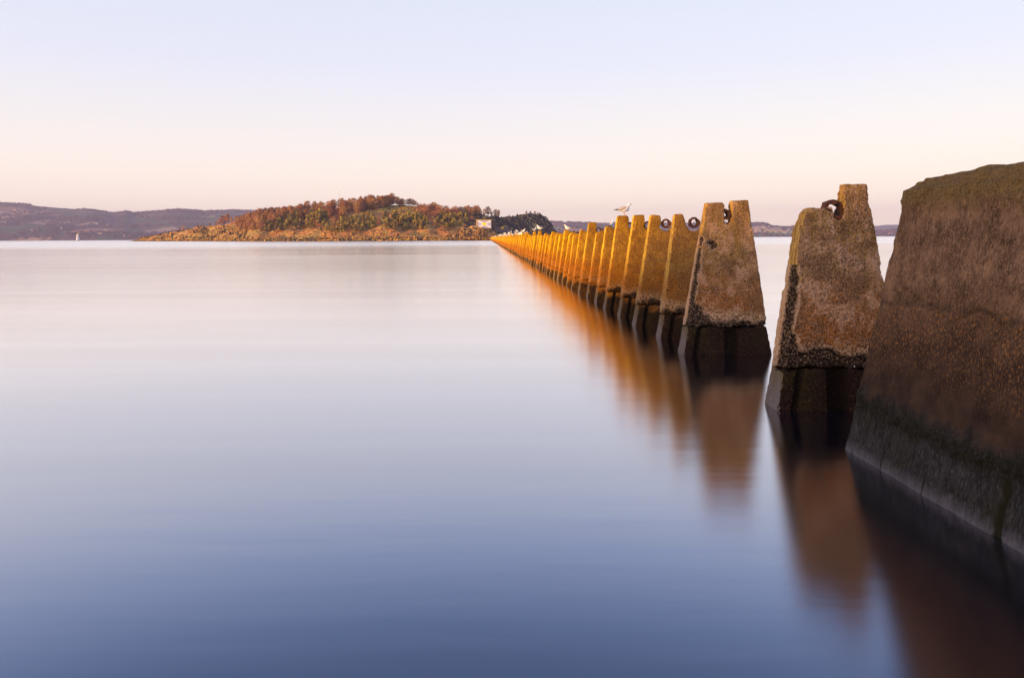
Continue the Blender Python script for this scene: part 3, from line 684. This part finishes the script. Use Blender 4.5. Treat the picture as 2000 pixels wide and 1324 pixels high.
# ------------------------------------------------------------------ trees on the island
def bare_tree(seed, H, twig, spread=.34):
    R = random.Random(seed); tr = MB(); cr_ = MB()
    tr.tube([(0, 0, -.6), (R.uniform(-.1, .1), 0, H*.35), (R.uniform(-.2, .2), R.uniform(-.2, .2), H*.62)], [H*.018+.04, H*.014+.02, .04], 6)
    for k in range(9):
        a = R.uniform(0, 6.28); z0 = H * R.uniform(.22, .5); L = H * R.uniform(.2, .38)
        e = (math.cos(a)*L*.7*spread*2, math.sin(a)*L*.7*spread*2, z0 + L)
        tr.tube([(0, 0, z0), (e[0]*.5, e[1]*.5, z0 + L*.45), e], [.09, .06, .03], 5)
    for k in range(620):
        # upright twigs spread through an egg-shaped crown, uneven
        u = R.random(); z = H * (.13 + .77 * u); rr = H * spread * (math.sin(math.pi * min(1, .12 + .82*u)) ** .7) * math.sqrt(R.random()) * (1 + .25*math.sin(5*u + seed))
        a = R.uniform(0, 6.28); x, y = rr*math.cos(a), rr*math.sin(a)
        if noise.noise(Vector((x*.6, y*.6, z*.6 + seed*9))) < -.3: continue
        L = H * R.uniform(.07, .16); w = R.uniform(.06, .15) * H / 9; t = R.uniform(0, 3.14)
        dx, dy = math.cos(t)*w, math.sin(t)*w; ox, oy = x*.22*L/ max(.3, rr) , y*.22*L/ max(.3, rr)
        cr_.add([(x-dx, y-dy, z), (x+dx, y+dy, z), (x+ox+dx*.3, y+oy+dy*.3, z+L), (x+ox-dx*.3, y+oy-dy*.3, z+L)], [(0, 1, 2, 3)])
    return tr.mesh('trunk', [M['bark']]), cr_.mesh('crown', [twig])
def pine_tree(seed, H, mat, wide=.38):
    R = random.Random(seed); tr = MB(); cr_ = MB()
    tr.tube([(0, 0, -.6), (.1, 0, H*.4), (R.uniform(-.3, .3), .1, H*.85)], [.22, .16, .06], 6)
    cl = []
    for k in range(16):
        u = R.random(); z = H*(.14 + .78*u); r = H*wide*(1 - .75*u**1.4)*R.uniform(.3, 1); a = R.uniform(0, 6.28)
        c = Vector((r*math.cos(a), r*math.sin(a), z)); cl.append((c, H*R.uniform(.09, .17)))
        tr.tube([(0, 0, z*.85), c], [.07, .03], 4)
    for c, s in cl:
        for q in range(46):
            d = Vector((R.gauss(0, 1), R.gauss(0, 1), R.gauss(0, .7))); d = d.normalized() * s * R.uniform(.5, 1.05)
            p = c + d; n1 = d.normalized(); t1 = n1.orthogonal().normalized(); t2 = n1.cross(t1); an = R.uniform(0, 6.28)
            e1 = (t1*math.cos(an) + t2*math.sin(an) + n1*R.uniform(-.5, .5)) * s*.24; e2 = (t2*math.cos(an) - t1*math.sin(an) + n1*R.uniform(-.5, .5)) * s*.2
            cr_.add([p - e1 - e2, p + e1 - e2, p + e1 + e2, p - e1 + e2], [(0, 1, 2, 3)])
    return tr.mesh('trunk', [M['bark']]), cr_.mesh('crown', [mat])
P_bare = [bare_tree(s_, 9., M['twig'], sp) for s_, sp in ((1, .26), (2, .32), (3, .22), (4, .36), (5, .28))]
P_red = [bare_tree(s_, 7., M['twigred'], sp) for s_, sp in ((11, .40), (12, .48))]
P_pine = [pine_tree(s_, 8., M['pine'], w_) for s_, w_ in ((21, .36), (22, .44), (23, .30))]
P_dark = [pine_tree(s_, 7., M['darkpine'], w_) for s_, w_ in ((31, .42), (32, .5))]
tree_protos = {}
def plant(kind, protos, px, py, hpx, cat, label, group, R):
    p = isl.find(px, py); i = R.randrange(len(protos)); key = (kind, id(protos), i)
    base = {'bare_tree': 9., 'birch_tree': 7., 'pine_tree': 8., 'dark_tree': 7.}[kind]
    if key not in tree_protos:
        r = empty(kind, p); KIDS[r] = [mobj('trunk', protos[i][0], r), mobj('crown', protos[i][1], r)]; tree_protos[key] = r
    else: r = copy_tree(tree_protos[key])
    hz = hpx / F_PX * p.y; s = hz / (base * .95)
    r.location = p; r.rotation_euler = (0, 0, R.uniform(0, 6.28)); r.scale = (s*R.uniform(.85, 1.3),)*2 + (s,)
    tag(r, label, cat, group); return r
R = random.Random(99)
low_b = [(470, 452), (500, 453), (530, 448), (550, 440), (562, 432), (610, 430), (640, 431), (680, 424), (700, 418), (740, 409), (765, 404)]
n_b = 0
while n_b < 290:
    px = R.uniform(462, 768); top = interp(px, isl.ridge) + .3; lo = interp(px, low_b)
    py = top + (lo - top) * R.random() ** 1.2
    hp = R.uniform(16, 22) * (1 if px > 500 else .6 + .4*(px-462)/38) * R.uniform(.85, 1.1)
    bd = 0 if px < 560 else (1 if px < 650 else 2)
    plant('bare_tree', P_bare, px, py, hp, 'tree', ('bare brown tree in the left flank of the island wood, nearest the tail', 'bare brown tree in the island wood between its left flank and the mast', 'bare brown tree in the highest part of the island wood, right of the mast')[bd],
          ('bare trees in the left flank of the wood', 'bare trees left of the mast', 'bare trees right of the mast')[bd], R); n_b += 1
for px, py, h in [(436, 437, 18), (444, 437, 19), (428, 439, 11), (422, 441, 8), (452, 436, 12), (410, 443, 7), (358, 449, 9), (350, 451, 7)]:
    plant('bare_tree', P_bare, px, py, h, 'tree', 'lone bare tree on the thin left tail of the island', 'lone trees on the left tail', R)
for px, h in [(777, 17), (783, 14), (786, 15), (801, 14), (808, 12), (816, 8), (840, 9), (847, 12), (854, 11), (900, 14), (909, 15), (915, 16), (921, 15), (928, 17), (930, 15), (935, 16), (780, 10), (790, 12), (797, 13), (805, 13), (812, 10), (750, 19), (762, 18), (774, 17), (844, 10), (850, 12), (857, 10), (905, 13), (912, 15), (918, 14), (925, 15), (933, 18), (938, 12), (946, 14), (953, 18), (968, 15), (974, 14), (898, 12), (892, 8), (960, 9), (1028, 7), (1036, 7), (1045, 6)]:
    plant('bare_tree', P_bare, px, interp(px, isl.ridge) + R.uniform(.5, 3), h, 'tree', ('bare tree on the skyline behind the bare rocky knoll, just right of the wood' if px < 830 else ('bare tree on the skyline above the red thicket' if px < 890 else ('bare tree on the skyline above the painted bunker' if px < 985 else 'tiny bare tree on the cliff top at the right end'))), ('skyline trees behind the knoll' if px < 830 else ('skyline trees above the red thicket' if px < 890 else ('skyline trees above the bunker' if px < 985 else 'trees on the cliff top'))), R)
pine_spots = []
for k in range(44): px = R.uniform(543, 614); pine_spots.append((px, 454 - (px-546)*.08 - R.uniform(0, 24), R.uniform(10, 20)))
for k in range(12): pine_spots.append((R.uniform(614, 640), R.uniform(430, 438), R.uniform(16, 24)))
for k in range(16): pine_spots.append((R.uniform(622, 668), R.uniform(440, 455), R.uniform(9, 13)))
for k in range(9): pine_spots.append((R.uniform(664, 676), R.uniform(436, 441), R.uniform(12, 16)))
for k in range(26): pine_spots.append((R.uniform(676, 732), R.uniform(428, 454), R.uniform(12, 19)))
for k in range(46): pine_spots.append((R.uniform(750, 832), R.uniform(430, 452), R.uniform(13, 20)))
for k in range(24): pine_spots.append((R.uniform(852, 900), R.uniform(426, 448), R.uniform(12, 18)))
pine_spots += [(523, 451, 22), (528, 452, 16), (911, 432, 16), (850, 440, 14)]
for px, py, h in pine_spots:
    bd = 0 if px < 615 else (1 if px < 740 else (2 if px < 845 else 3))
    plant('pine_tree', P_pine, px, py, h, 'tree', ('green-gold pine in the leftmost pine clump, below the brown wood', 'green-gold pine among the scattered pines in the middle of the island slope', 'green-gold pine in the clump below the bare rocky knoll', 'green-gold pine in the clump just left of the painted bunker')[bd],
          ('pines of the leftmost clump', 'pines in the middle of the slope', 'pines below the knoll', 'pines left of the bunker')[bd], R)
for k in range(46):
    px = R.uniform(818, 895); py = R.uniform(interp(px, isl.ridge) + 4, 428)
    plant('birch_tree', P_red, px, py, R.uniform(9, 16), 'tree', 'red-twigged leafless thicket tree on the upper right slope', 'red thicket trees', R)
for k in range(75):
    px = R.choice([R.uniform(610, 740), R.uniform(828, 925), R.uniform(470, 560), R.uniform(610, 700)]); py = R.uniform(424, 454)
    plant('birch_tree', P_red, px, py, R.uniform(5, 11), 'tree', 'low red-brown leafless bush tree between the pines', 'low bush trees between the pines', R)
for k in range(250):
    px = R.uniform(820, 1082); rg = interp(px, isl.ridge); py = rg + (455 - rg) * R.random() ** 1.6 * (1 if px > 900 else .35) + .5
    if 925 < px < 965 and py > 428: continue
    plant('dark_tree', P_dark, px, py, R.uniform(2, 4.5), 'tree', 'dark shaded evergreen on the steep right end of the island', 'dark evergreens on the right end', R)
# bracken and gorse tussocks, shore boulders: nobody could count them
def scatter(name, terr, n, fn, mat, seed, label, cat):
    R = random.Random(seed); b = MB()
    for _ in range(n):
        px, py, s = fn(R); p = terr.find(px, py)
        k = R.randint(5, 7); top = (p.x + R.uniform(-.3, .3)*s, p.y, p.z + s*R.uniform(.5, .9)); ring = []; mid_ = []
        for q in range(k):
            a = 6.283*q/k; r_ = s*R.uniform(.5, .9); ring.append((p.x + r_*math.cos(a), p.y + r_*math.sin(a), p.z - .4*s)); r_ *= R.uniform(.6, 1.0); mid_.append((p.x + r_*math.cos(a), p.y + r_*math.sin(a), p.z + s*R.uniform(.15, .55)))
        b.add(ring + mid_ + [top], [(q, (q+1) % k, k+(q+1) % k, k+q) for q in range(k)] + [(k+q, k+(q+1) % k, 2*k) for q in range(k)])
    o = mobj(name, b.mesh(name, [mat])); tag(o, label, cat, None, 'stuff')
def f_br(R):
    px = R.uniform(380, 940); rg = interp(px, isl.ridge); return px, R.uniform(rg + 1, 466), R.uniform(.3, 1.0)
scatter('bracken', isl, 3800, f_br, M['gorse'], 3, 'rust-brown bracken and gorse over the island slope', 'bracken')
def f_sc(R):
    px = R.uniform(820, 1092); rg = interp(px, isl.ridge); return px, R.uniform(rg, min(470, rg + (58 if px > 905 else 8))), R.uniform(.8, 2.3)
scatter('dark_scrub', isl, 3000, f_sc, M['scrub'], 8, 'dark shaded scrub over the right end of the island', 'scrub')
def f_sh(R):
    px = R.uniform(262, 985); return px, 471.5 - R.random()**2.5 * (8 if px < 850 else 5), R.uniform(.4, 1.2) * (1.9 if R.random() < .12 else 1)
scatter('shore_rocks', isl, 2200, f_sh, M['rock'], 4, 'golden weed-covered rocks along the island waterline', 'rocks')
def f_out(R):
    t_ = R.random()
    if t_ < .5: return R.uniform(320, 470), R.uniform(446, 470), R.uniform(.5, 1.7)
    return R.gauss(790, 22), R.uniform(402, 416), R.uniform(.5, 1.4)
scatter('outcrop_rocks', isl, 650, f_out, M['rock'], 5, 'broken rock outcrops on the left tail and the bare knoll', 'rocks')
def f_hl(R): return R.uniform(866, 978), R.uniform(446, 469), R.uniform(.4, 1.3)
def f_big(R): return (R.uniform(275, 480), R.uniform(443, 469), R.uniform(1.2, 3.6)) if R.random() < .75 else (R.uniform(560, 860), R.uniform(455, 470), R.uniform(1., 2.4))
scatter('tail_crags', isl, 240, f_big, M['rock'], 15, 'larger dark and golden crags on the left tail and shore of the island', 'rocks')
scatter('headland_rocks', hl, 700, f_hl, M['rock'], 6, 'weedy boulders over the headland under the painted wall', 'rocks')

# ------------------------------------------------------------------ painted wall on the headland
Yw = 700.; ca = math.radians(9)
c0 = W3(946, 446, Yw)
r = empty('painted_bunker', (c0.x, c0.y, c0.z)); r.rotation_euler = (0, 0, ca)
tag(r, 'square bunker with a white diagonal cross and a yellow heart painted on its front', 'bunker')
b = MB(); b.box(-6.6, 6.6, 0, 7, -1.5, 7.6); b.box(6.6, 10.2, .6, 6, -1.5, 6.8, 1); mobj('block', b.mesh('block', [M['bunker'], M['darkgap']]), r)
b = MB(); b.box(-6.15, 6.2, -.06, -.003, .4, 7.1); mobj('painted_field', b.mesh('painted_field', [M['purple']]), r)
b = MB()
for s in (1, -1):
    x0, z0, x1, z1 = -6.15, (.4 if s > 0 else 7.1), 6.2, (7.1 if s > 0 else .4); w = 1.05; y0, y1 = (-.10, -.065) if s > 0 else (-.098, -.064)
    b.add([(x0, y0, z0 + s*w), (x0, y0, z0), (x0 + w*1.6, y0, z0), (x1, y0, z1 - s*w), (x1, y0, z1), (x1 - w*1.6, y0, z1)] + [(x0, y1, z0 + s*w), (x0, y1, z0), (x0 + w*1.6, y1, z0), (x1, y1, z1 - s*w), (x1, y1, z1), (x1 - w*1.6, y1, z1)],
          [(0,1,2,3,4,5), (11,10,9,8,7,6)] + [(i, i+6, (i+1) % 6 + 6, (i+1) % 6) for i in range(6)])
mobj('white_cross', b.mesh('white_cross', [M['wpaint']]), r)
hp = []
for i in range(28):
    t_ = 2*math.pi*i/28; hp.append((16*math.sin(t_)**3, 13*math.cos(t_) - 5*math.cos(2*t_) - 2*math.cos(3*t_) - math.cos(4*t_)))
b = MB(); n = 28; b.add([(x*.125 + .05, -.14, z*.125 + 3.9) for x, z in hp] + [(x*.125 + .05, -.105, z*.125 + 3.9) for x, z in hp], [tuple(range(n)), tuple(reversed(range(n, 2*n)))] + [(i, (i+1) % n, (i+1) % n + n, i + n) for i in range(n)])
mobj('yellow_heart', b.mesh('yellow_heart', [M['yellow']]), r)
b = MB(); b.box(-6.7, 6.7, -.25, 7.1, 7.61, 7.95); mobj('roof_slab', b.mesh('roof_slab', [M['orange']]), r)
# low ruin and parapet
p = W3(915, 447, 702); b = MB(); b.box(-7, 7.5, 0, 1.2, -1.5, 1.0); b.box(-7, -6, -.3, 1.4, -1.2, 1.3)
o = mobj('parapet_wall', b.mesh('parapet_wall', [M['orange']])); o.location = p; tag(o, 'low sunlit parapet wall running left from the painted bunker', 'wall')
p = W3(981, 449, 716); r = empty('ruined_lookout', p); tag(r, 'small dark ruined lookout with one bright orange panel on the shaded slope', 'ruin')
b = MB(); b.box(-9, 5, 0, 5, -2, 2.4); b.box(-5, 8, 1, 6, -2, 1.6); b.box(-9.4, 5.4, -.3, 5.2, 2.41, 2.8); mobj('block', b.mesh('block', [M['slate']]), r)
b = MB(); b.box(-1.2, 1.4, -.5, -.31, .8, 3.0); mobj('orange_panel', b.mesh('orange_panel', [M['orange']]), r)  # stands for a lit window, its light only in the orange colour
# mast
p = isl.find(663, interp(663, isl.ridge) + 2); hz = W3(663, 372, p.y).z - p.z
r = empty('radio_mast', p); tag(r, 'thin steel mast rising above the wood on the island', 'mast')
b = MB(); b.tube([(0, 0, -1), (0, 0, hz)], [.16, .1], 6)
for k in range(6): z_ = hz*.5 + k*hz*.08; b.tube([(-.45, 0, z_), (.45, 0, z_)], [.05, .05], 4)
mobj('pole', b.mesh('pole', [M['steel']]), r)
b = MB(); b.tube([(0, 0, hz*.86), (0, 0, hz*.97)], [.55, .55], 8); mobj('antenna', b.mesh('antenna', [M['wpaint']]), r)

# ------------------------------------------------------------------ lighthouse and buoy
p = W3(152, 470, 2200); p.z = 0
r = empty('lighthouse', p); tag(r, 'white lighthouse with a red band standing in the water at the far left', 'lighthouse')
b = MB(); b.tube([(0, 0, -1), (0, 0, 1.2), (0, 0, 2)], [5.2, 4.6, 4.2], 12); mobj('rock_base', b.mesh('rock_base', [M['bunker']]), r)
b = MB(); b.tube([(0, 0, 2), (0, 0, 9.3)], [4.8, 3.8], 20); b.tube([(0, 0, 10.6), (0, 0, 16.5)], [3.7, 3.0], 20); mobj('tower', b.mesh('tower', [M['wpaint']]), r)
b = MB(); b.tube([(0, 0, 9.31), (0, 0, 10.59)], [4.1, 4.0], 20); mobj('red_band', b.mesh('red_band', [M['redpaint']]), r)
b = MB(); b.tube([(0, 0, 16.51), (0, 0, 17.1)], [3.6, 3.6], 16); mobj('gallery', b.mesh('gallery', [M['steel']]), r)
b = MB(); b.tube([(0, 0, 17.11), (0, 0, 19.6)], [2.1, 2.1], 12); b.tube([(0, 0, 19.61), (0, 0, 21.2), (0, 0, 22)], [1.8, .5, .1], 12); mobj('lantern', b.mesh('lantern', [M['yellow']]), r)
p = W3(36, 470, 1900); p.z = 0
r = empty('channel_buoy', p); tag(r, 'small red buoy on the water left of the lighthouse', 'buoy')
b = MB(); b.tube([(0, 0, -.5), (0, 0, .9)], [1.3, 1.2], 12); mobj('float', b.mesh('float', [M['redpaint']]), r)
b = MB(); b.tube([(0, 0, .9), (0, 0, 3.2)], [.7, .3], 8); mobj('cage', b.mesh('cage', [M['redpaint']]), r)

# ------------------------------------------------------------------ houses and far woods
def house_mesh(w, d, h, roof):
    b = MB(); b.box(-w/2, w/2, -d/2, d/2, -3, h, 0)
    b.add([(-w/2-.3, -d/2-.3, h+.01), (w/2+.3, -d/2-.3, h+.01), (w/2+.3, d/2+.3, h+.01), (-w/2-.3, d/2+.3, h+.01), (-w/2-.3, 0, h+3), (w/2+.3, 0, h+3)], [(0,1,5,4), (2,3,4,5), (0,4,3), (1,2,5), (3,2,1,0)], 1)
    b.box(w*.3, w*.3+1, -.5, .5, h+1, h+4, 0)
    return b.mesh('house', [M['render'], roof])
hms = [house_mesh(10, 8, 5, M['slate']), house_mesh(13, 8, 4, M['tile']), house_mesh(19, 9, 5, M['slate']), house_mesh(34, 12, 4, M['slate'])]
def house(i, px, py, label, group=None, R=R):
    p = fife.find(px, py); o = mobj('house', hms[i]); o.location = p; o.rotation_euler = (0, 0, R.uniform(-.5, .5)); tag(o, label, 'house', group)
house(2, 56, 419.5, 'pale farmhouse on the left hillside, left of a smaller gabled house'); house(0, 65, 420.5, 'small pale house just right of the pale farmhouse high on the left hill')
house(2, 115, 433.5, 'lone sunlit cottage on the green field edge left of the lighthouse'); house(2, 188, 438.5, 'pale house above and right of the lighthouse by a wood'); house(1, 210, 440, 'small house right of the pale house above the lighthouse')
house(2, 207, 451, 'house among the trees low on the hill right of the lighthouse'); house(0, 242, 462, 'pinkish house near the shore at the tip of the island'); house(3, 29, 411, 'long grey shed high on the wooded left hill')
house(3, 195, 457, 'long low grey building near the shore right of the lighthouse'); house(1, 62, 451, 'grey house low on the left hill above the buoy'); house(3, 8, 436, 'long grey shed at the left edge of the photo'); house(0, 120, 447, 'small reddish house above left of the lighthouse')
for k in range(115):
    px = R.uniform(1462, 1562) if k < 90 else R.uniform(1564, 1600); rg = interp(px, fife.ridge)
    row = R.choice([.22, .34, .46, .58, .72]); py = rg + 3 + (456 - rg) * row + R.uniform(-.6, .6)
    house(R.choice([0, 0, 1, 2]), px, py, 'tiny pale house in the hillside town across the water', 'houses of the hillside town')
for px, py in [(1706, 449), (1712, 450), (1722, 452), (1728, 451), (1709, 458), (1716, 458.5), (1734, 458), (1740, 457)]:
    house(2, px, py, 'pale house on the far shore in the gap beside the big wall', 'houses in the gap by the big wall')
for px, py in [(1090, 446), (1098, 449), (1120, 447), (1135, 449), (1190, 447)]:
    house(1, px, py, 'far pale house on the low shore behind the pylon tops', 'houses behind the pylon tops')
b = MB(); R2 = random.Random(41)
def clump(px, t, s):
    p = fife.pt(px, t); k = 6
    ring = [(p.x + s*1.2*math.cos(6.283*q/k)*R2.uniform(.7, 1.2), p.y + s*math.sin(6.283*q/k), p.z - s*.4) for q in range(k)]
    mid_ = [(p.x + s*1.1*math.cos(6.283*q/k)*R2.uniform(.7, 1.2), p.y + s*.9*math.sin(6.283*q/k), p.z + s*R2.uniform(.4, .8)) for q in range(k)]
    b.add(ring + mid_ + [(p.x, p.y, p.z + s*R2.uniform(.9, 1.3))], [(q, (q+1) % k, k+(q+1) % k, k+q) for q in range(k)] + [(k+q, k+(q+1) % k, 2*k) for q in range(k)])
for _ in range(2600):                     # skyline belts
    px = R2.uniform(-80, 2050)
    if 66 < px < 150 or (noise.noise(Vector((px*.02, 0, 0))) < -.12 and not (px < 60 or 280 < px < 480)): continue
    clump(px, R2.uniform(.93, 1.02), R2.uniform(5, 9))
for _ in range(9000):
    px = R2.uniform(-80, 1800); t_ = R2.uniform(.02, .95); q = fife.pt(px, t_)
    if noise.fractal(Vector((q.x*.0022, q.y*.0035, 4)), 1, 2, 4) < .02 and t_ > .12: continue
    clump(px, t_, R2.uniform(5, 9))
o = mobj('far_wood', b.mesh('far_wood', [M['farwood']])); tag(o, 'winter woods and hedgerows over the far hills', 'woods', None, 'stuff')

# ------------------------------------------------------------------ haze
b = MB(); b.box(-9000, 9000, -300, 9500, -1.6, 340)
t = NT('haze_air'); pv = t.n('ShaderNodeVolumePrincipled', {'Color': (.60, .62, 1.0), 'Density': .00009, 'Anisotropy': .0}); t.t.links.new(pv.outputs[0], t.out.inputs[1])
hz_ = mobj('haze', b.mesh('haze', [t.m])); tag(hz_, 'pale lavender haze over the firth', 'haze', None, 'stuff')
